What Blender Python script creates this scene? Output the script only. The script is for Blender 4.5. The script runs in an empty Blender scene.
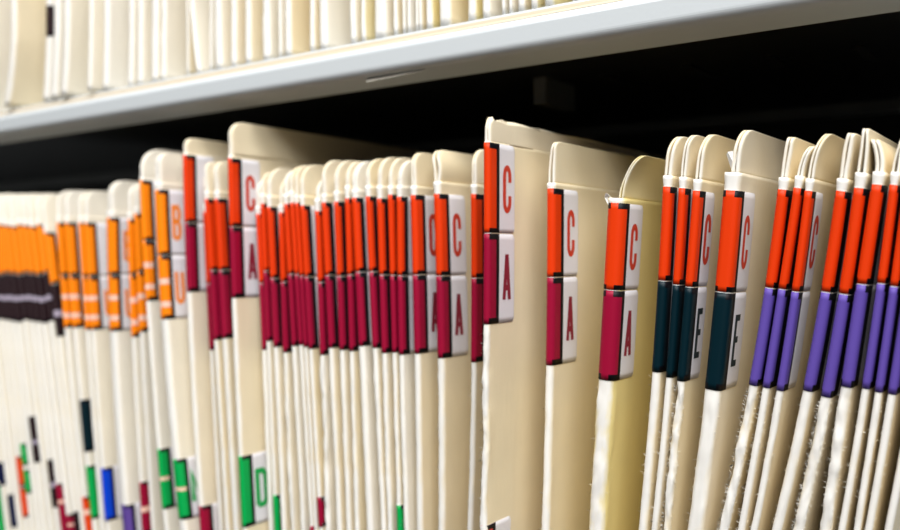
import bpy, math, random
from math import sin, cos, tan, atan, atan2, pi, sqrt, radians
from mathutils import Vector, Matrix, noise

random.seed(7)
scene = bpy.context.scene
col = scene.collection

# ------------------------------------------------------------------ camera
W, H, F = 900.0, 530.0, 880.0
EYE = Vector((0.0, -0.341, 1.30))
YAW, PITCH = radians(36.3), radians(-0.65)
ZC = EYE.z
cam = bpy.data.cameras.new('camera')
cam_o = bpy.data.objects.new('camera', cam)
col.objects.link(cam_o)
cam_o.location = EYE
cam_o.rotation_euler = (pi / 2 + PITCH, 0, YAW)
cam.sensor_width = 36.0
cam.lens = F / W * 36.0
cam.clip_start = 0.01
cam.dof.use_dof = True
cam.dof.focus_distance = 0.352
cam.dof.aperture_fstop = 6.3
scene.camera = cam_o
ROT = cam_o.rotation_euler.to_matrix()


def at(px, py, e=0.0):
    """point of the shelf-front plane (moved e metres into the aisle) seen at a pixel"""
    d = ROT @ Vector(((px - W / 2) / F, (H / 2 - py) / F, -1.0))
    t = (-e - EYE.y) / d.y
    return EYE + d * t


# --------------------------------------------------------------- materials
def lin(c):
    return tuple(((v / 255) / 12.92 if v / 255 <= 0.04045 else ((v / 255 + 0.055) / 1.055) ** 2.4) for v in c) + (1.0,)


def base_mat(name, rgb, rough=0.5, metallic=0.0):
    m = bpy.data.materials.new(name)
    m.use_nodes = True
    b = m.node_tree.nodes['Principled BSDF']
    b.inputs['Base Color'].default_value = lin(rgb)
    b.inputs['Roughness'].default_value = rough
    b.inputs['Metallic'].default_value = metallic
    return m, m.node_tree, b


def manila(name, rgb, white=(240, 238, 233), edge=0.0026):
    """buff card, worn to white fibres along the folded front edge (local y = 0)"""
    m, nt, b = base_mat(name, rgb, 0.75)
    N, L = nt.nodes, nt.links
    tc = N.new('ShaderNodeTexCoord')
    n1 = N.new('ShaderNodeTexNoise'); n1.inputs['Scale'].default_value = 260; n1.inputs['Detail'].default_value = 4
    mp = N.new('ShaderNodeMapping'); mp.inputs['Scale'].default_value = (1, 1, 0.25)
    L.new(tc.outputs['Object'], mp.inputs['Vector'])
    L.new(mp.outputs['Vector'], n1.inputs['Vector'])
    sp = N.new('ShaderNodeSeparateXYZ'); L.new(tc.outputs['Object'], sp.inputs['Vector'])
    ma = N.new('ShaderNodeMath'); ma.operation = 'MULTIPLY_ADD'
    L.new(n1.outputs['Fac'], ma.inputs[0]); ma.inputs[1].default_value = 0.0030
    L.new(sp.outputs['Y'], ma.inputs[2])
    mr = N.new('ShaderNodeMapRange'); mr.inputs['From Min'].default_value = edge - 0.0009
    mr.inputs['From Max'].default_value = edge + 0.0009
    L.new(ma.outputs[0], mr.inputs['Value'])
    # gentle mottling of the card and a little difference from file to file
    n2 = N.new('ShaderNodeTexNoise'); n2.inputs['Scale'].default_value = 28; n2.inputs['Detail'].default_value = 5
    L.new(tc.outputs['Object'], n2.inputs['Vector'])
    oi = N.new('ShaderNodeObjectInfo')
    hs = N.new('ShaderNodeHueSaturation'); hs.inputs['Color'].default_value = lin(rgb)
    m2 = N.new('ShaderNodeMapRange'); m2.inputs['To Min'].default_value = 0.8; m2.inputs['To Max'].default_value = 1.2
    L.new(oi.outputs['Random'], m2.inputs['Value']); L.new(m2.outputs[0], hs.inputs['Saturation'])
    m3 = N.new('ShaderNodeMapRange'); m3.inputs['From Min'].default_value = 0.3; m3.inputs['From Max'].default_value = 0.7
    m3.inputs['To Min'].default_value = 0.95; m3.inputs['To Max'].default_value = 1.04
    L.new(n2.outputs['Fac'], m3.inputs['Value']); L.new(m3.outputs[0], hs.inputs['Value'])
    mix = N.new('ShaderNodeMix'); mix.data_type = 'RGBA'
    L.new(mr.outputs[0], mix.inputs['Factor'])
    mix.inputs['A'].default_value = lin(white)
    L.new(hs.outputs['Color'], mix.inputs['B'])
    L.new(mix.outputs['Result'], b.inputs['Base Color'])
    bp = N.new('ShaderNodeBump'); bp.inputs['Strength'].default_value = 0.25; bp.inputs['Distance'].default_value = 0.0006
    L.new(n1.outputs['Fac'], bp.inputs['Height']); L.new(bp.outputs['Normal'], b.inputs['Normal'])
    return m


def label_mat(name, rgb, rough=0.42):
    m, nt, b = base_mat(name, rgb, rough)
    N, L = nt.nodes, nt.links
    b.inputs['Specular IOR Level'].default_value = 0.2
    tc = N.new('ShaderNodeTexCoord')
    n = N.new('ShaderNodeTexNoise'); n.inputs['Scale'].default_value = 300; n.inputs['Detail'].default_value = 2
    L.new(tc.outputs['Object'], n.inputs['Vector'])
    bp = N.new('ShaderNodeBump'); bp.inputs['Strength'].default_value = 0.08; bp.inputs['Distance'].default_value = 0.0004
    L.new(n.outputs['Fac'], bp.inputs['Height']); L.new(bp.outputs['Normal'], b.inputs['Normal'])
    return m


def painted_metal(name, rgb, rough=0.45):
    m, nt, b = base_mat(name, rgb, rough)
    N, L = nt.nodes, nt.links
    tc = N.new('ShaderNodeTexCoord')
    n = N.new('ShaderNodeTexNoise'); n.inputs['Scale'].default_value = 600; n.inputs['Detail'].default_value = 3
    L.new(tc.outputs['Object'], n.inputs['Vector'])
    bp = N.new('ShaderNodeBump'); bp.inputs['Strength'].default_value = 0.06; bp.inputs['Distance'].default_value = 0.0005
    L.new(n.outputs['Fac'], bp.inputs['Height']); L.new(bp.outputs['Normal'], b.inputs['Normal'])
    return m


M_CARD = manila('manila_card', (239, 225, 194))
M_CARD2 = manila('buff_card', (234, 218, 160))
M_CARD3 = manila('pale_card', (241, 234, 218))
M_WHITE, _, _ = base_mat('label_white', (232, 230, 236), 0.45)
M_BLACK = label_mat('label_black', (12, 12, 18), 0.5)
M_STRIPE, _, _ = base_mat('label_stripe', (250, 205, 185), 0.5)
M_GREYSTRIPE, _, _ = base_mat('label_grey_stripe', (170, 160, 178), 0.5)
M_PAPER, _, _ = base_mat('paper', (235, 233, 228), 0.85)
M_SHELF = painted_metal('shelf_paint', (200, 206, 210))
M_SHADE = painted_metal('shelf_inside_shade', (22, 22, 21), 0.6)  # near-black colour stands in for the deep shade inside the unit
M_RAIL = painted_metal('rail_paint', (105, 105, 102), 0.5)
M_HOLE, _, _ = base_mat('hole_dark', (4, 4, 4), 0.9)
M_BEIGE, _, _ = base_mat('beige_strip', (206, 192, 168), 0.6)
M_BLUE_INK, _, _ = base_mat('tape_white', (220, 214, 202), 0.6)
COLS = {
    'amber': (255, 138, 14), 'ink': (40, 24, 28), 'orange': (224, 58, 8), 'maroon': (152, 14, 52),
    'teal': (2, 31, 40), 'purple': (96, 76, 164), 'green': (8, 164, 78), 'blue': (6, 66, 208),
    'red': (236, 84, 72), 'rust': (226, 70, 18), 'navy': (14, 22, 62), 'violet': (96, 72, 150),
}
M_COL = {k: label_mat('label_' + k, v) for k, v in COLS.items()}
M_INK = {k: base_mat('letter_' + k, v, 0.55)[0] for k, v in
         {**COLS, 'orange': (206, 58, 34), 'maroon': (140, 24, 50)}.items()}


# ------------------------------------------------------------ mesh helpers
def mesh_obj(name, verts, faces, mats, parent=None, mi=None, smooth=False):
    me = bpy.data.meshes.new(name)
    me.from_pydata(verts, [], faces)
    for m in (mats if isinstance(mats, (list, tuple)) else [mats]):
        me.materials.append(m)
    if mi:
        me.polygons.foreach_set('material_index', mi)
    if smooth:
        me.polygons.foreach_set('use_smooth', [True] * len(me.polygons))
    me.update()
    o = bpy.data.objects.new(name, me)
    col.objects.link(o)
    if parent:
        o.parent = parent
    return o


def grid_shell(outer, inner):
    """solid sheet from two equal vertex grids (rows x cols)"""
    R, C = len(outer), len(outer[0])
    v = [p for r in outer for p in r] + [p for r in inner for p in r]
    n = R * C
    f = []
    for i in range(R - 1):
        for j in range(C - 1):
            a, b_, c, d = i * C + j, i * C + j + 1, (i + 1) * C + j + 1, (i + 1) * C + j
            f.append((a, b_, c, d))
            f.append((n + d, n + c, n + b_, n + a))
    for j in range(C - 1):
        f.append((j + 1, j, n + j, n + j + 1))
        k = (R - 1) * C
        f.append((k + j, k + j + 1, n + k + j + 1, n + k + j))
    for i in range(R - 1):
        a, d = i * C, (i + 1) * C
        f.append((a, d, n + d, n + a))
        a, d = a + C - 1, d + C - 1
        f.append((d, a, n + a, n + d))
    return v, f


def box(v, f, x0, x1, y0, y1, z0, z1):
    b = len(v)
    v += [(x, y, z) for z in (z0, z1) for y in (y0, y1) for x in (x0, x1)]
    for q in ((0, 2, 3, 1), (4, 5, 7, 6), (0, 1, 5, 4), (2, 6, 7, 3), (0, 4, 6, 2), (1, 3, 7, 5)):
        f.append(tuple(b + i for i in q))


def smooth01(t):
    t = max(0.0, min(1.0, t))
    return t * t * (3 - 2 * t)


# ------------------------------------------------- letters as stroked paths
def arc(cx, cy, rx, ry, a0, a1, n=9):
    return [(cx + rx * cos(radians(a0 + (a1 - a0) * i / n)), cy + ry * sin(radians(a0 + (a1 - a0) * i / n))) for i in range(n + 1)]


def letter_paths(ch):
    # unit box: u in -.5..+.5, v in -.5..+.5
    r = 0.20
    if ch == 'C':
        return [[(.5, .16)] + arc(0, .5 - r, .5, r, 0, 180) + arc(0, -.5 + r, .5, r, 180, 360) + [(.5, -.16)]]
    if ch == 'A':
        return [[(-.5, -.5), (-.06, .5), (.06, .5), (.5, -.5)], [(-.32, -.22), (.32, -.22)]]
    if ch == 'E':
        return [[(.5, .5), (-.5, .5), (-.5, -.5), (.5, -.5)], [(-.5, .02), (.35, .02)]]
    if ch == 'B':
        return [[(-.5, -.5), (-.5, .5), (.1, .5)] + arc(.1, .27, .36, .23, 90, -90) + [(-.5, .04)],
                [(.1, .04)] + arc(.1, -.23, .4, .27, 90, -90) + [(-.5, -.5)]]
    if ch == 'U':
        return [[(-.5, .5)] + arc(0, -.5 + r, .5, r, 180, 360) + [(.5, .5)]]
    if ch == 'D':
        return [[(-.5, -.5), (-.5, .5), (0, .5)] + arc(.1, .25, .4, .25, 90, 0) + arc(.1, -.25, .4, .25, 0, -90) + [(-.5, -.5)]]
    if ch == 'M':
        return [[(-.5, -.5), (-.5, .5), (0, -.2), (.5, .5), (.5, -.5)]]
    if ch == 'H':
        return [[(-.5, -.5), (-.5, .5)], [(.5, -.5), (.5, .5)], [(-.5, 0), (.5, 0)]]
    return []


def stroke(path, sw):
    """mitred ribbon of half width sw -> list of quads in 2D"""
    n = len(path)
    lft, rgt = [], []
    for i, p in enumerate(path):
        def dirn(a, b):
            dx, dy = b[0] - a[0], b[1] - a[1]
            l = max(1e-9, sqrt(dx * dx + dy * dy))
            return dx / l, dy / l
        d0 = dirn(path[i - 1], p) if i else dirn(p, path[1])
        d1 = dirn(p, path[i + 1]) if i < n - 1 else d0
        nx, ny = -(d0[1] + d1[1]), d0[0] + d1[0]
        l = max(1e-6, sqrt(nx * nx + ny * ny))
        nx, ny = nx / l, ny / l
        k = min(2.0, 1 / max(0.3, nx * -d0[1] + ny * d0[0]))
        lft.append((p[0] + nx * sw * k, p[1] + ny * sw * k))
        rgt.append((p[0] - nx * sw * k, p[1] - ny * sw * k))
    return [(rgt[i], rgt[i + 1], lft[i + 1], lft[i]) for i in range(n - 1)]


# -------------------------------------------------------------- file folder
DEPTH = 0.292
BASE_Z = ZC - 0.240          # where the lower row stands
UP_Z = ZC + 0.1112           # where the upper row stands


def thing(name, label, cat, group, loc, ry=0.0):
    o = bpy.data.objects.new(name, None)
    o.empty_display_size = 0.02
    col.objects.link(o)
    o.location = loc
    o.rotation_euler = (0, ry, 0)
    o['label'] = label
    o['category'] = cat
    if group:
        o['group'] = group
    return o


def geom(sp):
    """where a file stands: origin, lean, heights of its marks, bow of its spine"""
    e = sp.get('e', 0.0)
    w = sp['w'] / 1000.0
    A = at(sp['a'][0], sp['a'][1], e)
    B = at(sp['b'][0], sp['b'][1], e)
    zb = sp.get('base', BASE_Z)
    phi = atan2(A.x - B.x, A.z - B.z)
    P0 = B + (A - B) * ((zb - B.z) / (A.z - B.z))     # left edge at the shelf
    th = atan2(-B.x, -EYE.y - e)
    r0 = min(w / 2 * 0.97, sp.get('rr', 0.0024))
    sft = 0.75 * r0 * (cos(th) + sin(th) - 1) / cos(th)
    P0 = P0 - Vector((sft, 0, 0))   # the rounded fold is seen past its tangent
    sw0 = sp.get('sw', 0.0015) + 0.0004
    R = Matrix.Rotation(-phi, 4, 'Y')
    dlt = sp.get('shift', 0.0)
    lift = 0.0
    for _ in range(3):                           # a leaning file rests on one corner of its foot
        org = P0 + Vector((w / 2 * cos(phi), 0, -w / 2 * sin(phi)))
        org.z = zb + lift + 0.0006

        def loc(p, org=org):                     # world point of the spine plane -> local, x from left edge
            q = R @ (p - org)
            return q.x + w / 2, q.z
        zA, zB = loc(A)[1], loc(B)[1]
        off = loc(A)[0] - sft
        kq, zC = 0.0, 0.05
        if 'c' in sp:
            xc, zC = loc(at(sp['c'], 526, e))
            kq = (xc - sft - off) / ((zC - zA) * (zC - zB))
            kq = max(-3.0, min(3.0, kq))

        def bend(z, off=off, kq=kq, zA=zA, zB=zB, zC=zC):
            z = max(z, 0.0)
            b = kq * (z - zA) * (z - zB)
            if z < zC:
                b = kq * (zC - zA) * (zC - zB) + kq * (2 * zC - zA - zB) * (z - zC)
                b += dlt * ((zC - z) / zC) ** 1.5
            return b + off
        b0 = bend(0.0)
        lift = max((b0 - w / 2 - sw0) * sin(phi), (b0 + w / 2 + sw0) * sin(phi))
    return e, w, phi, org, loc, zA, zB, bend


def settle(row):
    """files in a row may touch but not cross: slide their feet apart below the picture"""
    pos, half = [], []
    for sp in row:
        e, w, phi, org, loc, zA, zB, bend = geom(sp)
        pos.append(org.x + bend(0.0) * cos(phi))
        half.append(w / 2 / cos(phi) + sp.get('sw', 0.0015) + 0.0005)
    p = pos[:]
    for _ in range(400):
        for i in range(len(p) - 1):
            d = p[i] + half[i] + half[i + 1] - p[i + 1]
            if d > 0:
                p[i] -= d / 2
                p[i + 1] += d / 2
    for sp, a, b in zip(row, pos, p):
        sp['shift'] = b - a


def make_file(sp):
    e, w, phi, org, loc, zA, zB, bend = geom(sp)
    root = thing('file_folder', sp['label'], 'file folder', sp.get('group'), org, phi)
    ztop = loc(at(sp['a'][0] + sp.get('fdx', 8), sp['ft'], e - 0.006))[1] if 'ft' in sp else sp.get('h', 0.241)
    rr = sp.get('rr', 0.0024)
    sw = sp.get('sw', 0.0015)
    fray = sp.get('fray', 0.0002)
    seed = sp['seed']

    def prof(s, off=0.0):
        h = w / 2 + off
        r = min(h * 0.97, rr + off)
        a = h - r
        sg = 1 if s >= 0 else -1
        s = abs(s)
        if s <= a:
            x, y = s, -off
        elif s <= a + r * pi / 2:
            q = (s - a) / r
            x, y = a + r * sin(q), -off + r - r * cos(q)
        else:
            y = -off + r + s - a - r * pi / 2
            x = h
        x += sw * smoothstep_y(y)
        return sg * x, y

    def smoothstep_y(y):
        return smooth01((y - 0.012) / 0.07)

    def P(s, z, off=0.0):
        x, y = prof(s, off)
        return (x + bend(z), y, z)

    card = sp.get('mat', M_CARD)
    labelled = 'k1' in sp
    strip = zA + sp.get('strip', 4.5) / 1000.0 if labelled else ztop - 0.012
    strip = min(strip, ztop - 0.006)
    # --- jacket: folded card from the shelf up to just above the labels
    r_eff = min(w / 2 * 0.97, rr)
    a0 = w / 2 - r_eff
    arc_end = a0 + r_eff * pi / 2
    ss = [arc_end * i / 6 for i in range(0, 7)]
    ss += [arc_end + q for q in (0.0012, 0.003, 0.006, 0.012, 0.02, 0.03, 0.045, 0.06, 0.08, 0.12, 0.2, DEPTH - 0.004)]
    ss = [-s for s in reversed(ss[1:])] + ss
    step = sp.get('step', 0.0035)
    zs = []
    z = 0.0
    lo = 0.05 if labelled else 0.0
    nz = max(4, int((strip - 0.004) / step))
    zs = [(strip - 0.004) * i / nz for i in range(nz + 1)] + [strip - 0.0015, strip]
    outer, inner = [], []
    for z in zs:
        ro, ri = [], []
        fz = smooth01((zB - 0.0005 - z) / 0.004) if labelled else smooth01(z / 0.006)
        cuff = 0.0003 if z > strip - 0.002 and not sp.get('flush') else 0.0
        for s in ss:
            x, y, zz = P(s, z, cuff)
            if abs(s) <= arc_end + 0.0032 and fz > 0:
                q = Vector((s * 500 + seed * 3.1, z * 260, seed * 7.7))
                q2 = Vector((s * 90 + seed * 1.7, z * 60, seed * 2.3))
                d = noise.noise(q) * 0.7 + noise.noise(q2) * 0.9
                ef = 1 - smooth01((abs(s) - arc_end) / 0.003)
                y += -d * fray * fz * ef
                x += (noise.noise(q2 + Vector((9, 0, 0))) * 1.1 + noise.noise(q + Vector((3, 0, 0))) * 0.5) * fray * fz * ef * 0.6
            ro.append((x, y, zz))
            xi, yi, zi = P(s, z, -0.0006)
            ri.append((xi, yi + 0.0003, zi))
        outer.append(ro)
        inner.append(ri)
    v, f = grid_shell(outer, inner)
    # loose fibres where the fold is torn
    fz_n = int(sp.get('fibres', 0) * 2.2)
    rnd = random.Random(seed * 13 + 5)
    for _ in range(fz_n):
        z = rnd.uniform(max(0.02, zB - 0.10), zB - 0.002)
        s = rnd.choice([-1, 1, -1]) * rnd.uniform(arc_end * 0.55, arc_end + 0.001)
        x, y, _z = P(s, z, 0.0001)
        y -= fray * 0.4
        L_ = rnd.uniform(0.0008, 0.0019)
        dx = (1 if s > 0 else -1) * L_ * rnd.uniform(0.3, 1)
        dy = -L_ * rnd.uniform(0.1, 0.8)
        dz = L_ * rnd.uniform(-0.7, 0.7)
        b_ = len(v)
        v += [(x, y, z - 0.00011), (x, y, z + 0.00011), (x + dx, y + dy, z + dz), (x + 0.0001, y + 0.0001, z)]
        f += [(b_, b_ + 1, b_ + 2), (b_ + 1, b_ + 3, b_ + 2), (b_ + 3, b_, b_ + 2)]
    mesh_obj('folder_jacket', v, f, card, root, smooth=True)

    # --- two cover panels rising above the jacket, round front corners
    tk = sp.get('tk', sp['w'] * 0.37) / 1000.0
    if sp.get('flush'):
        tk = w / 2 - 0.00018
    Rc = sp.get('rc', 9) / 1000.0
    g_mid = sp.get('gap', 0.12) / 1000.0
    g_mid = max(0.00008, min(g_mid, w / 2 - tk - 0.0001))
    pinch = sp.get('pinch', 1.0)
    topl = sp.get('lean', 0.0) / 1000.0
    puff = sp.get('puff', 0.0) / 1000.0
    torn = sp.get('torn', 0.0) / 1000.0
    z0 = strip - 0.0004
    ycov = 0.0009
    ns = 18
    dys = [0, 0.0004, 0.0012, 0.003, 0.007, 0.014, 0.024, 0.04, 0.06, 0.09, 0.15, DEPTH - 0.012]
    for sg in (-1, 1):
        if sg == 1 and sp.get('one_cover'):
            continue
        outer, inner = [], []
        for i in range(ns + 1):
            q = i / ns
            z = z0 + (ztop - z0) * (1 - (1 - q) ** 1.5)
            tt = max(0.0, (z - strip) / max(1e-4, ztop - strip))
            if z > ztop - Rc:
                h_ = z - (ztop - Rc)
                yf = ycov + Rc - sqrt(max(0.0, Rc * Rc - h_ * h_))
            else:
                yf = ycov
            g = g_mid * (1 - pinch * tt * tt) + 0.00012 + puff * sin(pi * min(1, tt)) * (1 if sg > 0 else 0.25)
            ro, ri = [], []
            for d_ in dys:
                y = yf + d_
                dd = smooth01((y - 0.012) / 0.07)
                zz = z
                if torn and tt > 0.4:
                    zz += torn * (tt - 0.4) * (noise.noise(Vector((y * 420, seed, tt * 2))) - 0.2 + 0.6 * noise.noise(Vector((y * 1500, seed, 0))))
                wob = 0.00035 * noise.noise(Vector((y * 60 + seed, z * 90, sg * 3.0)))
                xi = sg * (g * (0.75 + 0.25 * min(1, y / 0.01)) + sw * (1.0 if sp.get('flush') else 0.8) * dd) + bend(z) + topl * tt * tt + wob + sp.get('coff', 0.0) / 1000.0
                rd = (0.45, 0.12, 0.0)[min(2, dys.index(d_))] if dys.index(d_) < 2 else 0.0
                ro.append((xi + sg * tk * (1 - rd), y, zz))
                ri.append((xi, y + 0.0001, zz))
            outer.append(ro)
            inner.append(ri)
        if sg < 0:
            outer, inner = inner, outer
        v, f = grid_shell(outer, inner)
        mesh_obj('cover_panel', v, f, card, root, smooth=True)

    # --- scraps of torn paper sticking out at the top
    for poly in sp.get('scrap', []):
        q = [loc(at(px, py, e)) for px, py in poly]
        n = len(q)
        v = [(x - w / 2, 0.0016 + 0.0008 * sin(i * 1.7), z) for i, (x, z) in enumerate(q)]
        v += [(x, y + 0.0005, z) for x, y, z in v]
        f = [tuple(range(n)), tuple(range(2 * n - 1, n - 1, -1))]
        f += [((i + 1) % n, i, n + i, n + (i + 1) % n) for i in range(n)]
        mesh_obj('paper_scrap', v, f, M_PAPER, root)

    # --- the papers held inside
    if w > 0.0045:
        v, f = [], []
        hw = w / 2 - 0.0014
        zt = strip - 0.004
        n = 6
        for i in range(n):
            a_, b_ = zt * i / n, zt * (i + 1) / n
            bb = len(v)
            for zz in (a_, b_):
                for (x, y) in ((-hw, 0.006), (hw, 0.006), (hw, DEPTH - 0.02), (-hw, DEPTH - 0.02)):
                    v.append((x + bend(zz), y, zz + 0.0008))
            for j in range(4):
                f.append((bb + j, bb + (j + 1) % 4, bb + 4 + (j + 1) % 4, bb + 4 + j))
        f.append((3, 2, 1, 0))
        k = len(v) - 4
        f.append((k, k + 1, k + 2, k + 3))
        mesh_obj('paper_stack', v, f, M_PAPER, root)

    # --- wrap-round colour labels
    lc, lb_, le = [q / 1000.0 for q in sp.get('lb', (6.5, 8.9, 22.4))]
    LB = [-le, -lb_, -lc, -0.0017, 0.0017, lc, lb_, le]

    def label(z_hi, z_lo, kind, b_hi, b_lo, stripes, letter, name, text):
        s_list = []
        for i in range(len(LB) - 1):
            a_, b_ = LB[i], LB[i + 1]
            m_ = 1 + int((b_ - a_) / 0.0007)
            s_list += [a_ + (b_ - a_) * j / m_ for j in range(m_)]
        s_list.append(LB[-1])
        cut = {z_hi, z_lo, z_hi - b_hi, z_lo + b_lo}
        for (fa, fb) in stripes:
            cut |= {z_hi - (z_hi - z_lo) * fa, z_hi - (z_hi - z_lo) * fb}
        zz = sorted(cut)
        full = []
        for a_, b_ in zip(zz[:-1], zz[1:]):
            m_ = 1 + int((b_ - a_) / 0.004)
            full += [a_ + (b_ - a_) * j / m_ for j in range(m_)]
        full.append(zz[-1])
        off = 0.00022
        rc_ = 0.0022

        def zr(s, z):                            # rounded outer corners
            k = abs(s) - (le - rc_)
            if k <= 0:
                return z
            ins = rc_ - sqrt(max(0.0, rc_ * rc_ - k * k))
            return min(max(z, z_lo + ins), z_hi - ins)
        outer = [[P(s, zr(s, z), off) for s in s_list] for z in full]
        inner = [[P(s, zr(s, z), 0.00004) for s in s_list] for z in full]
        v, f = grid_shell(outer, inner)
        mats = [M_COL[kind], M_BLACK, M_WHITE, M_GREYSTRIPE if kind in ('ink', 'navy') else M_STRIPE]
        mi = []
        C, Rn = len(s_list), len(full)
        for i in range(Rn - 1):
            zm = (full[i] + full[i + 1]) / 2
            fr = (z_hi - zm) / (z_hi - z_lo)
            for j in range(C - 1):
                sm = abs((s_list[j] + s_list[j + 1]) / 2)
                if sm > lb_:
                    k = 2
                elif sm > lc:
                    k = 1
                elif sm > 0.0017 and (zm > z_hi - b_hi or zm < z_lo + b_lo):
                    k = 1
                elif any(fa < fr < fb for fa, fb in stripes):
                    k = 3
                else:
                    k = 0
                mi += [k, 0 if k < 2 else 2]
        mi += [2] * (len(f) - len(mi))
        o = mesh_obj(name, v, f, mats, root, mi, smooth=True)
        o['label'] = text
        if letter:
            lh = (z_hi - z_lo) * 0.54
            lw = sp.get('lw', 0.0068) * {'M': 1.5, 'D': 1.25}.get(letter, 1.0)
            s0 = 0.0150 if name == 'index_label' else sp.get('ls', 0.0150)
            zc = (z_hi + z_lo) / 2 + (z_hi - z_lo) * 0.0
            v, f = [], []
            for path in letter_paths(letter):
                pp = [(u * (lw - 0.0024), q * (lh - 0.0024)) for u, q in path]
                for quad in stroke(pp, 0.0016 if name == 'index_label' else 0.00128):
                    b_ = len(v)
                    v += [P(s0 + u, zc + q, off + 0.00012) for u, q in quad]
                    f.append((b_, b_ + 1, b_ + 2, b_ + 3))
            lo_ = mesh_obj('printed_letter', v, f, M_INK[kind], o)
            lo_['label'] = 'printed letter ' + letter
        return o

    if labelled:
        zm = zA + (zB - zA) * ((sp['m'] - sp['a'][1]) / (sp['b'][1] - sp['a'][1])) if 'm' in sp else (zA + zB) / 2
        st = sp.get('stripes', [])
        label(zA, zm + 0.0002, sp['k1'], 0.0026, 0.0021, [], sp.get('l1'), 'letter_label', sp['k1'].replace('amber', 'light orange') + ' upper label')
        label(zm - 0.0002, zB, sp['k2'], 0.0026, 0.0026, st, sp.get('l2'), 'letter_label',
              {'ink': 'black', 'amber': 'light orange'}.get(sp['k2'], sp['k2']) + ' lower label')
    for (ya, yb, kind, st, lt) in sp.get('low', []):
        def zl(y):
            f_ = (y - sp['b'][1])
            xb = sp['b'][0] + (sp['b'][0] - sp['a'][0]) / (sp['b'][1] - sp['a'][1]) * f_
            if 'c' in sp:
                xb = sp['b'][0] + (sp['c'] - sp['b'][0]) * f_ / (526 - sp['b'][1])
            return loc(at(xb, y, e))[1]
        label(zl(ya), zl(yb), kind, 0.0022, 0.0022, st, lt, 'index_label',
              {'ink': 'black', 'amber': 'light orange'}.get(kind, kind) + ' index label near the middle of the spine')
    return root


SPEC = []


def add(a, b, w, **k):
    SPEC.append(dict(a=a, b=b, w=w, seed=len(SPEC) + 1, **k))


ORD = ['first', 'second', 'third', 'fourth', 'fifth', 'sixth', 'seventh', 'eighth', 'ninth', 'tenth', 'eleventh', 'twelfth',
       'thirteenth', 'fourteenth', 'fifteenth', 'sixteenth', 'seventeenth', 'eighteenth', 'nineteenth', 'twentieth',
       'twenty-first', 'twenty-second', 'twenty-third', 'twenty-fourth', 'twenty-fifth', 'twenty-sixth', 'twenty-seventh',
       'twenty-eighth', 'twenty-ninth', 'thirtieth', 'thirty-first', 'thirty-second', 'thirty-third', 'thirty-fourth',
       'thirty-fifth', 'thirty-sixth', 'thirty-seventh', 'thirty-eighth', 'thirty-ninth', 'fortieth', 'forty-first', 'forty-second']

# far left: light orange over black labels
G0 = 'files with light orange and black labels'
L0 = [-40, -33.5, -27, -20.5, -14, -8, -2, 4, 10.5, 17, 23, 29.5, 36.5]
low0 = {0: [(435, 482, 'teal', [], None), (485, 540, 'green', [], None)], 1: [(463, 486, 'navy', [], None)],
        2: [(495, 528, 'navy', [], None)], 4: [(457, 487, 'rust', [], None), (488, 518, 'rust', [], None)],
        5: [(444, 466, 'green', [], None), (470, 494, 'green', [], None)], 7: [(417, 463, 'ink', [(.52, .6)], None)],
        9: [(460, 508, 'ink', [(.48, .58)], None)], 10: [(484, 540, 'maroon', [(.3, .36)], None)],
        11: [(515, 560, 'maroon', [(.2, .26)], None)], 12: [(512, 560, 'ink', [], None)]}
say0 = {4: 'with thin orange stickers low on the spine', 5: 'with two small green stickers low on the spine',
        7: 'with a tall black sticker halfway down the spine', 9: 'with two thin dark stickers low on its spine',
        10: 'with a maroon sticker low on the spine'}
for i, x in enumerate(L0):
    lab = 'light orange and black file ' + (say0.get(i) or ORD[len(L0) - 1 - i] + ' to the left of the lowest black label')
    add((x, 225 + (i % 3)), (x + 12.4, 319 + (i % 4) * 0.8 + i * 0.2), 3.2, c=x + 38, ft=193 + (i % 2), m=274 + i % 3, k1='amber', k2='ink', stripes=[(.46, .56)],
        label=lab, group=G0, low=low0.get(i, []), fdx=5, mat=M_CARD3)
add((44, 233), (56.8, 337), 3.0, c=80, ft=195, m=285, k1='amber', k2='ink', stripes=[(.50, .62)], strip=6,
    label='cream file whose black label hangs lowest, beside the striped light orange files', group=G0, mat=M_CARD3, fdx=5)
G1 = 'files with two light orange labels'
ST2 = [(.36, .45), (.72, .81)]
add((56.5, 223), (64.3, 328), 3.0, c=85.5, ft=190, m=276, k1='amber', k2='amber', stripes=ST2, group=G1, mat=M_CARD3,
    low=[(497, 540, 'rust', [(.3, .42)], None)], label='cream file with striped light orange labels and a red-orange sticker near the bottom')
add((65, 223), (73, 328), 3.4, c=92, ft=190, m=276, k1='amber', k2='amber', stripes=ST2, group=G1, mat=M_CARD3,
    low=[(400, 452, 'teal', [], None), (466, 519, 'green', [], None)], label='cream file with striped light orange labels and a dark teal sticker halfway down')
add((78.5, 223), (85.5, 330), 3.0, c=100, ft=190.5, m=277, k1='amber', k2='amber', stripes=ST2, group=G1, mat=M_CARD3,
    label='left one of two close striped light orange files, just left of the blue sticker')
add((84.2, 223), (91, 330), 3.4, c=105.5, ft=190.5, m=277, k1='amber', k2='amber', stripes=ST2, group=G1, l2='U', mat=M_CARD3,
    low=[(468, 521, 'blue', [], None)], label='cream file with striped light orange labels and a bright blue sticker low down')
add((106.5, 218), (109.5, 331), 8, c=123, ft=181, m=275, k1='amber', k2='amber', stripes=ST2, group=G1, l1='B', l2='U', mat=M_CARD3,
    low=[(504, 556, 'violet', [], None)], label='cream file with striped light orange labels and a violet sticker at the bottom')
add((127.5, 219.5), (131.5, 337), 3, c=142, ft=183, m=275, k1='amber', k2='amber', stripes=ST2, group=G1, mat=M_CARD3,
    low=[(482, 534, 'maroon', [(.48, .58)], None)], label='cream file with striped light orange labels and a maroon sticker low down')
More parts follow.
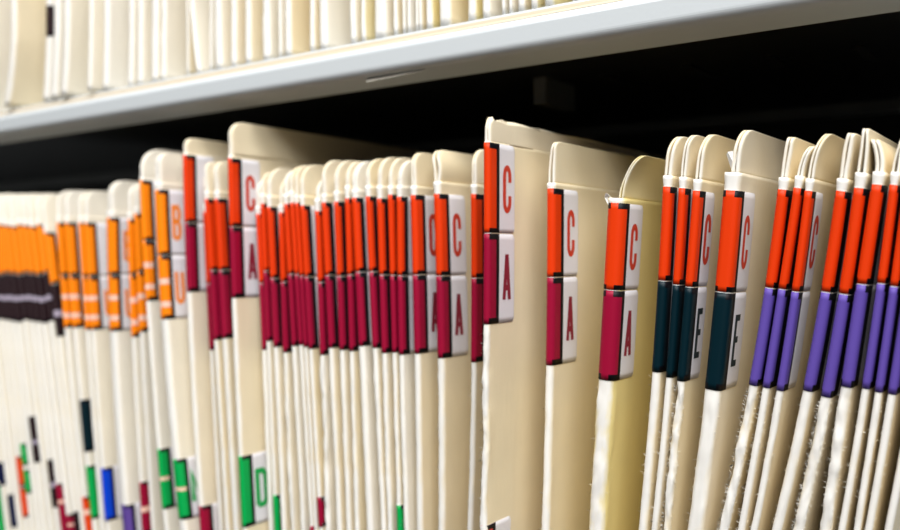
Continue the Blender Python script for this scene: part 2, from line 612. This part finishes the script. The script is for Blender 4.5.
add((134, 214), (139.5, 332), 3, c=151, ft=181, m=272, k1='amber', k2='amber', stripes=ST2, group=G1, mat=M_CARD3,
    label='thin cream file half hidden just left of the taller light orange file')
add((139.5, 180.5), (146, 301), 3.4, c=164, ft=147, m=241, e=.008, k1='amber', k2='amber', stripes=ST2, group=G1, strip=2, flush=1, rc=14, mat=M_CARD3, fdx=14,
    low=[(449, 509, 'green', [(.47, .53)], None)], label='tall round-topped file with striped orange labels and green sticker, left of the B file')
add((154.5, 190.5), (161, 319.5), 7, c=179.5, ft=153, m=256, e=.012, k1='amber', k2='amber', stripes=ST2, group=G1, l1='B', l2='U', ls=.0138, rc=6, fdx=10, mat=M_CARD3,
    low=[(459, 519, 'green', [(.47, .53)], 'M')], label='cream file with light orange labels showing a printed letter B on its side')
# red-orange over maroon
G2 = 'files with red-orange and maroon C A labels'
add((182.7, 155), (186.7, 292), 4, c=200, ft=138.5, m=223, e=.006, k1='orange', k2='maroon', group=G2, strip=1, flush=1, rc=5, sw=.001, fdx=10,
    low=[(506, 570, 'maroon', [], None)], label='tall file with orange over maroon labels, directly right of the letter B file')
add((203.3, 212), (209.5, 350), 2.6, ft=168, m=284, e=.0, c=219, k1='orange', k2='maroon', group=G2, label='thin file barely showing behind the left edge of the short pair')
add((204.8, 199), (214, 340), 2.4, ft=162, m=271, c=225.5, e=.006, k1='orange', k2='maroon', group=G2, rc=6, fdx=6, label='left file of the short square-topped pair with orange over maroon labels')
add((214, 199), (222, 338.5), 4.4, ft=162, m=271, c=233, e=.006, k1='orange', k2='maroon', group=G2, rc=6, fdx=6, label='right file of the short square-topped pair with orange over maroon labels')
add((227.8, 158.5), (231.6, 298), 3.6, ft=122.5, m=227, c=242, e=.012, k1='orange', k2='maroon', group=G2, l1='C', l2='A', strip=2, flush=1, rc=8, fdx=9, sw=.0,
    low=[(456, 527, 'green', [], 'D')], label='tall file with C and A labels and a big green sticker low on the spine')
# tight row
tops = [(256, 214, 178), (260.6, 203.5, 172), (266.8, 207, 167.5), (278.7, 212.5, 176), (284, 204, 170), (290, 203, 166), (295, 203, 165),
        (300.4, 205.5, 164), (315, 211, 177), (321.5, 202.5, 160), (334, 201.7, 160), (345, 198.5, 161), (351.7, 198, 161), (365.5, 196.5, 158.5),
        (377, 198.5, 157), (388, 194.7, 157), (396.7, 196.7, 160)]
bots = [(262, 350), (266.5, 341), (273.5, 347), (283, 352.5), (291.7, 346), (299, 345), (304, 347), (308.7, 349), (320, 355), (328.5, 348),
        (339.5, 350), (349.5, 351), (358.5, 346), (372.5, 348), (381.7, 353), (392.2, 352.5), (399, 354.5)]
wid = [2.6, 2.0, 3.1, 2.6, 2.4, 2.1, 1.7, 2.4, 2.8, 3.2, 3.0, 2.6, 4.2, 3.0, 3.0, 2.4, 3.0]
say = {0: 'thin file with C A labels at the very left end of the tight row', 2: 'wide round-topped file with C A labels near the left of the tight row',
       7: 'wide folded-top file showing a strip of white label, middle of the tight row', 8: 'short file sunk lowest in the middle of the tight row',
       16: 'cream file with C A labels, rightmost of the tight row'}
lowm = {1: [(495, 560, 'green', [], None)], 5: [(526, 590, 'maroon', [], None)], 7: [(497, 527, 'maroon', [], None)], 15: [(505, 575, 'green', [], None)]}
for i, ((x, y, ft), b) in enumerate(zip(tops, bots)):
    lab = say.get(i) or 'cream file with orange over maroon labels, %s from the left in the tight row' % ORD[i]
    rnd = random.Random(i)
    add((x, y), b, wid[i], c={0: 268.5, 1: 274.5, 2: 281.5, 3: 291, 6: 314.2, 16: 404.2}.get(i, b[0] + (b[0] - x) * 1.22), ft=ft, k1='orange', k2='maroon', m=(y + b[1]) / 2 + rnd.uniform(-1, 2), group=G2, label=lab, lb=(3.9, 6.9, 17),
        fray=[.0003, .0002, .0003, .0009, .0003, .0002, .0001, .0001, .0014, .0003, .0003, .0006, .0003, .0005, .0006, .0004, .0005][i],
        gap=.1, lean=rnd.uniform(.2, .9), rc=[9, 8, 11, 10, 9, 9, 9, 12, 10, 10, 11, 10, 11, 10, 10, 11, 10][i],
        strip=4.5 + (i % 3), low=lowm.get(i, []), fdx=6, mat=M_CARD3 if i % 4 == 0 else (M_CARD2 if i in (12, 16) else M_CARD), fibres=20, sw=.0005)
# C A files with the letters showing
add((410.5, 195), (414.3, 353.5), 3.8, c=416.7, ft=152.5, m=275, k1='orange', k2='maroon', l1='C', l2='A', group=G2, rc=7, gap=.1, sw=.001, fibres=20,
    label='narrow file with partly hidden C and A, right of the tight row')
add((433.8, 194), (437.5, 358), 4.2, c=438, ft=149, m=276, k1='orange', k2='maroon', l1='C', l2='A', group=G2, puff=1.6, gap=.1, lean=-2.2, rc=7, fdx=12, strip=6,
    fray=.0004, sw=.001, fibres=30, label='broad puffy-topped file with clear C and A labels')
add((471, 194), (471, 362), 3, c=467.5, ft=149, m=278, k1='orange', k2='maroon', group=G2, rc=8, gap=.1, fray=.0003, fibres=20,
    label='thin file tucked behind the left edge of the tallest C A file')
add((484, 142.5), (483.3, 324), 3.3, lb=(6.8, 9.2, 21.6), ls=.0155, c=480.3, ft=119.5, m=233, e=.022, k1='orange', k2='maroon', l1='C', l2='A', group=G2, rc=4, strip=.5, flush=1, torn=6, fray=.0009,
    fibres=60, sw=.001, gap=.05, step=.0022, fdx=8, low=[(525, 600, 'red', [], None)], label='tallest file with a torn ragged top and C A labels, middle of the shelf')
add((547.3, 188.5), (545.8, 365), 4.0, lb=(7.6, 10.2, 23.5), ls=.0168, c=541.5, ft=142.8, m=277, k1='orange', k2='maroon', l1='C', l2='A', group=G2, rc=3, tk=1.1, gap=.6, strip=2.5, fray=.0003,
    fibres=20, lean=1.5, sw=.001, step=.0025, mat=M_CARD, label='wide-spaced file with pinched slit top and C A labels, right of the tallest file')
add((608.3, 202.5), (598, 379), 8.0, c=588.2, ft=156, m=289, k1='orange', k2='maroon', l1='C', l2='A', group=G2, rc=4, lean=7.5, coff=2.3, tk=.9, gap=.3, strip=2, fray=.0009,
    fibres=30, sw=.001, rr=.0035, fdx=22, step=.0025, mat=M_CARD2, scrap=[[(606, 204), (602, 197), (604, 193), (607, 194), (610.5, 199), (614, 204)]], label='yellowish file with cover flopping rightward and widest maroon C A label')
# orange over teal
G3 = 'files with red-orange and dark teal C E labels'
add((663, 186.5), (652, 371.5), 3.7, c=638.5, ft=136, m=280, k1='orange', k2='teal', group=G3, lb=(5.4, 8, 18), rc=8, gap=.35, lean=2.0, fray=.0003, fibres=20, sw=.0005, step=.0025, fdx=10,
    label='leftmost of three close files with orange over dark teal labels')
add((679, 188), (666, 377), 2.6, c=651.5, ft=135, m=284, k1='orange', k2='teal', group=G3, lb=(5.4, 8, 18), rc=6, gap=.4, lean=2.0, fray=.0002, fibres=30, sw=.0003, step=.0025, fdx=10,
    label='middle of three close files with orange over dark teal labels')
add((693, 190.5), (677, 380.5), 3.2, c=662.8, ft=133.5, m=286, k1='orange', k2='teal', l1='C', l2='E', group=G3, lb=(5.4, 7.6, 18), ls=.0128, rc=9, gap=.3, lean=1.8, fray=.0013, fibres=140, sw=.0005, step=.002, fdx=10,
    label='rightmost of three close orange and teal files, with a fuzzy torn spine')
add((723.6, 190), (704.8, 388.5), 6.6, c=687.5, ft=129, m=290.5, k1='orange', k2='teal', l1='C', l2='E', group=G3, rc=9, tk=1.4, gap=.3, lean=1.6, fray=.0005, fibres=30, sw=.001, strip=7, step=.0025, fdx=18,
    coff=.7, scrap=[[(730.5, 184), (729.5, 170), (725.3, 154), (727, 151.5), (735, 149.5), (736, 152), (734, 166), (734, 184)]], label='broad round-topped file standing alone with clear C and E labels')
# orange over purple
G4 = 'files with red-orange and purple labels'
PU = dict(lb=(4.7, 11, 19), k1='orange', k2='purple', group=G4, sw=.0, step=.0022)  # black label band widened to stand in for dark gaps between files
add((778, 189), (749, 384.5), 3.4, c=719.5, ft=137.5, m=286, rc=2.5, gap=.2, fray=.0013, fibres=200, lean=.8, fdx=10, label='leftmost file with orange over purple labels and a fuzzy torn spine', **PU)
add((794, 187.5), (762.7, 387), 2.6, c=738.5, ft=146, m=287.5, rc=4, gap=.15, lean=2.4, fray=.0002, fibres=60, fdx=12, label='thin orange and purple file leaning its top against the next file', **PU)
add((805, 190.5), (776.5, 390), 2.6, c=751, ft=132.5, m=290, rc=8, gap=.25, lean=3.2, fray=.0003, fibres=20, l1='C', ls=.0125, fdx=12, label='third purple-labelled file from the left, with a rounded cover', **{**PU, 'lb': (5.2, 7.0, 18)})
add((836, 190.5), (803, 390), 3.6, c=772.5, ft=134, m=290, rc=1.5, gap=.2, lean=1.0, fray=.0003, fibres=30, fdx=14, label='purple-labelled file right of the wide dark gap', **PU)
add((854, 187.5), (821, 396), 3.6, c=794, ft=129, m=292, rc=2.0, tk=1.05, gap=.6, lean=-.4, fray=.0012, fibres=200, strip=5.5, fdx=6, label='purple-labelled file with a narrow upright loop top and torn white spine', **PU)
add((871.7, 184), (841, 386), 3.8, c=820, ft=140, m=282.5, rc=2.0, gap=.2, lean=-3.3, fray=.0011, fibres=60, fdx=-2, label='purple-labelled file whose cover slumps left against its neighbour', **PU)
add((890, 184.5), (862, 388), 2.4, c=838.5, ft=136, m=282, rc=3, gap=.2, lean=1.5, fray=.0003, fibres=20, fdx=10, label='purple-labelled file, third from the right end of the shelf', **PU)
add((904, 185), (875, 391.5), 2.3, c=854, ft=136, m=285, rc=3, gap=.2, lean=1.5, fray=.0003, fibres=20, fdx=10, label='purple-labelled file, second from the right end of the shelf', **PU)
add((918, 185), (888, 393.5), 2.6, c=865.5, ft=136, m=286, rc=3, gap=.2, lean=1.5, fray=.0001, fibres=20, fdx=10, label='purple-labelled file reaching the right edge of the picture', **PU)
add((941, 186), (909.5, 395), 2.6, c=885.2, ft=136, m=287, rc=3, gap=.2, lean=1.5, fray=.0001, fdx=10, label='last file at the lower right corner, its cream spine alone in view', **PU)

settle(SPEC)
for s_ in SPEC:
    make_file(s_)

# ------------------------------------------------------------- upper row
# (x at picture top, x at the shelf, y at the shelf, thickness mm, forward mm, card, fray)
U = [(-21, -26, 112, 10, 4, 2, .3), (11, 4, 110, 7, 6, 0, .2), (46, 43, 108, 8, 0, 2, .2), (54, 51, 106, 7, 2, 2, .3), (64, 61, 105, 7, 4, 2, .2),
     (89, 87.5, 100, 4, 4, 2, .2), (104, 102.5, 97, 6, 3, 2, .2), (129, 128, 92, 5, 0, 2, .4), (138, 137.5, 91, 5, 0, 2, .4), (152, 151.5, 88, 7, 0, 2, .5),
     (161.5, 160.5, 86, 5, 0, 2, .5), (186.5, 187, 82, 3, 0, 0, .3), (189.5, 196.5, 80, 4, 0, 2, .3), (210, 209.5, 77, 4, 0, 2, .6), (214.5, 216, 76, 6, 0, 2, .4),
     (231, 231, 74, 5, 0, 0, .3), (245.5, 245.5, 71, 5, 0, 0, .4), (262.5, 263, 68, 6, 0, 2, .6), (278.5, 279, 66, 4, 0, 2, .3), (285, 285.5, 65, 5, 0, 0, .3),
     (310, 310, 61, 4, 0, 0, .2), (319, 320, 59, 6, 0, 2, .2), (350, 351, 55, 5, 0, 2, .6), (360.5, 361.5, 53, 3, 0, 1, .7), (374.5, 375, 51, 8, 0, 2, .3),
     (393, 394, 48, 4, 0, 0, .3), (402, 403, 46, 3, 0, 2, .3), (407.5, 408, 45.5, 5, 0, 2, .3), (415.5, 416, 44, 3, 0, 2, .3), (419, 419.5, 43.5, 4, 0, 0, .3),
     (425.8, 426.5, 42.5, 4, 0, 1, .4), (439, 440, 40, 7, 0, 0, .3), (467, 468, 36, 5, 0, 1, .6), (482, 483, 34, 4, 0, 2, .6), (501.5, 502.5, 31, 4, 0, 2, .3),
     (509, 509.5, 30, 4, 0, 2, .4), (518, 518.5, 28, 5, 0, 0, .6), (531, 531.5, 26, 4, 0, 1, .5), (544, 545, 24, 5, 0, 1, .8), (572, 572.5, 19.5, 6, 0, 2, .3),
     (608, 609, 14, 6, 0, 2, .3), (634, 635, 9, 6, 0, 2, .3)]
usay = {2: 'cream file with a small dark coloured mark near its edge, upper shelf', 12: 'thin file leaning sideways over a dark gap, upper shelf',
        9: 'short pale file on the upper shelf, second right of the yellowish one', 21: 'wide pale file face beside a dark gap, upper shelf',
        31: 'widest cream file above the middle of the upper shelf lip', 1: 'wide cream file standing out at the upper shelf far left',
        38: 'file with a ragged torn spine near the right on the upper shelf', 41: 'rightmost file on the upper shelf, at the picture top edge',
        0: 'file at the very left edge of the upper shelf'}
for i, (xt, xb, yb, w_, e_, cd, fr) in enumerate(U):
    lab = usay.get(i) or 'plain cream file, %s from the left on the upper shelf' % ORD[i]
    e_ = e_ / 1000.0 - 0.0035
    if i < 6:
        e_ += 0.0035
    foot = at(xb, yb, e_).x - at(xt + 0.4, yb, e_).x
    if i + 1 < len(U):
        pitch = (at(U[i + 1][0], 50).x - at(xt, 50).x) * 1000
        w_ = max(1.3, min(w_, pitch - 3.5))
    sp = dict(a=(xt, 0), b=(xt + 0.4, yb), w=w_, e=e_, base=UP_Z, h=0.245, label=lab, group='plain files on the upper shelf', seed=200 + i,
              mat=[M_CARD, M_CARD2, M_CARD3][cd], fray=fr / 1000.0 * 0.8, sw=.0006 if w_ > 2 else .0002, step=.004, shift=foot)
    if i == 9:
        sp['h'] = 0.22
    if i == 2:
        sp['low'] = [(6, 37, 'ink', [], None)]
    make_file(sp)

# --------------------------------------------------------------- shelving
X0, X1 = -1.75, 0.42
unit = thing('shelving_unit', 'grey painted steel shelving unit holding two rows of upright files', 'shelf', None, (0, 0.15, 0))
unit.location = (0, 0, 0)


def extrude_x(name, pts, x0, x1, mat, parent, smooth=False):
    n = len(pts)
    v = [(x0, y, z) for y, z in pts] + [(x1, y, z) for y, z in pts]
    f = [(i, (i + 1) % n, n + (i + 1) % n, n + i) for i in range(n)]
    f += [tuple(range(n - 1, -1, -1)), tuple(range(n, 2 * n))]
    o = mesh_obj(name, v, f, mat, parent)
    return o


def shelf_section(z):
    """lip with rolled edges, return flange and raised pan; z = level the files stand on"""
    t = z - 0.0022
    p = [(0.315, z), (0.006, z), (0.0045, t + 0.0014), (0.0025, t + 0.0020), (0.0005, t + 0.0014), (-0.0005, t),
         (-0.0008, t - 0.0016), (-0.0022, t - 0.0030), (-0.0044, t - 0.0050), (-0.0053, t - 0.0060), (-0.0056, t - 0.0070), (-0.0056, t - 0.0140)]
    for i in range(1, 9):
        a = i / 8 * pi / 2
        p.append((-0.0056 + 0.0042 * (1 - cos(a)), t - 0.0140 - 0.0042 * sin(a)))
    p += [(0.0230, t - 0.0182), (0.0238, t - 0.0176), (0.0238, t - 0.0168), (0.006, t - 0.0168), (0.0045, t - 0.0160), (0.0045, t - 0.0050), (0.315, t - 0.0050)]
    return p


extrude_x('shelf', shelf_section(UP_Z), X0, X1, M_SHELF, unit)['label'] = 'upper shelf with rounded front lip'
extrude_x('shelf', shelf_section(BASE_Z), X0, X1, M_SHELF, unit)['label'] = 'lower shelf under the labelled files'
extrude_x('shelf', shelf_section(UP_Z + 0.34), X0, X1, M_SHELF, unit)['label'] = 'top shelf above the upper row'
tt_ = UP_Z - 0.0022
extrude_x('edge_strip', [(-0.0007, tt_ + 0.0001), (-0.0011, tt_ - 0.0016), (-0.0024, tt_ - 0.0029), (-0.0021, tt_ - 0.0031), (-0.0006, tt_ - 0.0016), (-0.0003, tt_)],
          X0, X1, M_BEIGE, unit)['label'] = 'beige strip along the lip of the upper shelf'
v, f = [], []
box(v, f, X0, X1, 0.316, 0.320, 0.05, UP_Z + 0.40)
mesh_obj('back_panel', v, f, M_SHADE, unit)
for x in (X0 - 0.025, X1):
    v, f = [], []
    box(v, f, x, x + 0.025, 0.0, 0.320, 0.0, UP_Z + 0.42)
    mesh_obj('upright', v, f, M_SHELF, unit)
# rail across the back under the upper shelf
ra, rb = at(700, 108, -0.30).z, at(700, 127, -0.30).z
v, f = [], []
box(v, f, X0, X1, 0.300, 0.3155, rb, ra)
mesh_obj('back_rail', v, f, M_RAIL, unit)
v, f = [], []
box(v, f, X0, X1, 0.0242, 0.3155, UP_Z - 0.0084, UP_Z - 0.0073)  # added thin sheet, coloured near black as the shade under the shelf
mesh_obj('underside_shade', v, f, M_SHADE, unit)['label'] = 'dark sheet standing in for the shade under the upper shelf'
# pressed slots under the shelf pan
for (px, py) in ((618, 80), (698, 70), (778, 62), (865, 52)):
    zpan = UP_Z - 0.0085
    d = ROT @ Vector(((px - W / 2) / F, (H / 2 - py) / F, -1.0))
    q = EYE + d * ((zpan - EYE.z) / d.z)
    v, f = [], []
    y_ = min(max(q.y, 0.05), 0.27)
    box(v, f, q.x - 0.003, q.x + 0.003, y_ - 0.018, y_ + 0.018, zpan - 0.0012, zpan + 0.0008)
    mesh_obj('slotted_hole', v, f, M_HOLE, unit)
q = at(557, 80, -0.12)
v, f = [], []
box(v, f, q.x - 0.004, q.x + 0.004, 0.10, 0.135, at(557, 108, -0.12).z, UP_Z - 0.0086)
mesh_obj('divider_clip', v, f, M_RAIL, unit)
# scrap of tape torn across the underside of the lip
v, f = [], []
rnd = random.Random(3)
zt = UP_Z - 0.0204
x_a, x_b = at(369, 90).x, at(428, 82).x
n = 24
for i in range(n + 1):
    q = i / n
    x = x_a + (x_b - x_a) * q
    hgt = 0.0017 * (1 - q) ** 0.7 + 0.0005 + rnd.uniform(-.0002, .0003)
    yy = -0.0010
    v += [(x, yy, zt + 0.0003), (x - 0.0003, yy - 0.0010, zt - hgt), (x, yy + 0.00012, zt + 0.0003), (x - 0.0003, yy - 0.00088, zt - hgt)]
for i in range(n):
    a = i * 4
    f += [(a, a + 1, a + 5, a + 4), (a + 2, a + 6, a + 7, a + 3), (a, a + 4, a + 6, a + 2), (a + 1, a + 3, a + 7, a + 5)]
f += [(0, 2, 3, 1), (n * 4, n * 4 + 1, n * 4 + 3, n * 4 + 2)]
mesh_obj('torn_tape', v, f, M_BLUE_INK, unit)['label'] = 'torn scrap of tape under the shelf lip'

# ------------------------------------------------------------ room shell
M_FLOOR = painted_metal('floor_vinyl', (72, 66, 60), 0.6)
M_WALL = painted_metal('wall_paint', (214, 210, 200), 0.8)
v, f = [], []
box(v, f, -6.0, 6.0, -6.0, 0.5, -0.05, 0.0)
o = mesh_obj('floor', v, f, M_FLOOR); o['kind'] = 'structure'
v, f = [], []
box(v, f, -6.0, 6.0, 0.5, 0.55, 0.0, 2.8)
o = mesh_obj('wall_back', v, f, M_WALL); o['kind'] = 'structure'


# ----------------------------------------------------------------- lights
def area(name, loc, target, sx, sy, power, colour=(1, 1, 1)):
    l = bpy.data.lights.new(name, 'AREA')
    l.shape = 'RECTANGLE'
    l.size, l.size_y = sx, sy
    l.energy = power
    l.color = colour
    o = bpy.data.objects.new(name, l)
    col.objects.link(o)
    o.location = loc
    o.rotation_euler = (Vector(target) - Vector(loc)).to_track_quat('-Z', 'Y').to_euler()
    return o


area('ceiling_and_fill_lamp', (0.0, -0.85, 2.75), (-0.35, 0.0, 1.3), 2.2, 0.45, 52, (1.0, 0.985, 0.96))
area('ceiling_and_fill_lamp', (1.0, -1.60, 2.65), (-0.3, 0.0, 1.3), 1.4, 0.5, 33, (1.0, 0.985, 0.96))  # added fill from the right, brightens the right-facing sides of the files
wd = bpy.data.worlds.new('room_light')
scene.world = wd
wd.use_nodes = True
wd.node_tree.nodes['Background'].inputs['Color'].default_value = (0.86, 0.92, 1.0, 1)
wd.node_tree.nodes['Background'].inputs['Strength'].default_value = 0.04

vs = scene.view_settings
vs.view_transform = 'Standard'
vs.look = 'None'
vs.gamma = 1.0
vs.use_curve_mapping = False
vs.exposure = 0.0
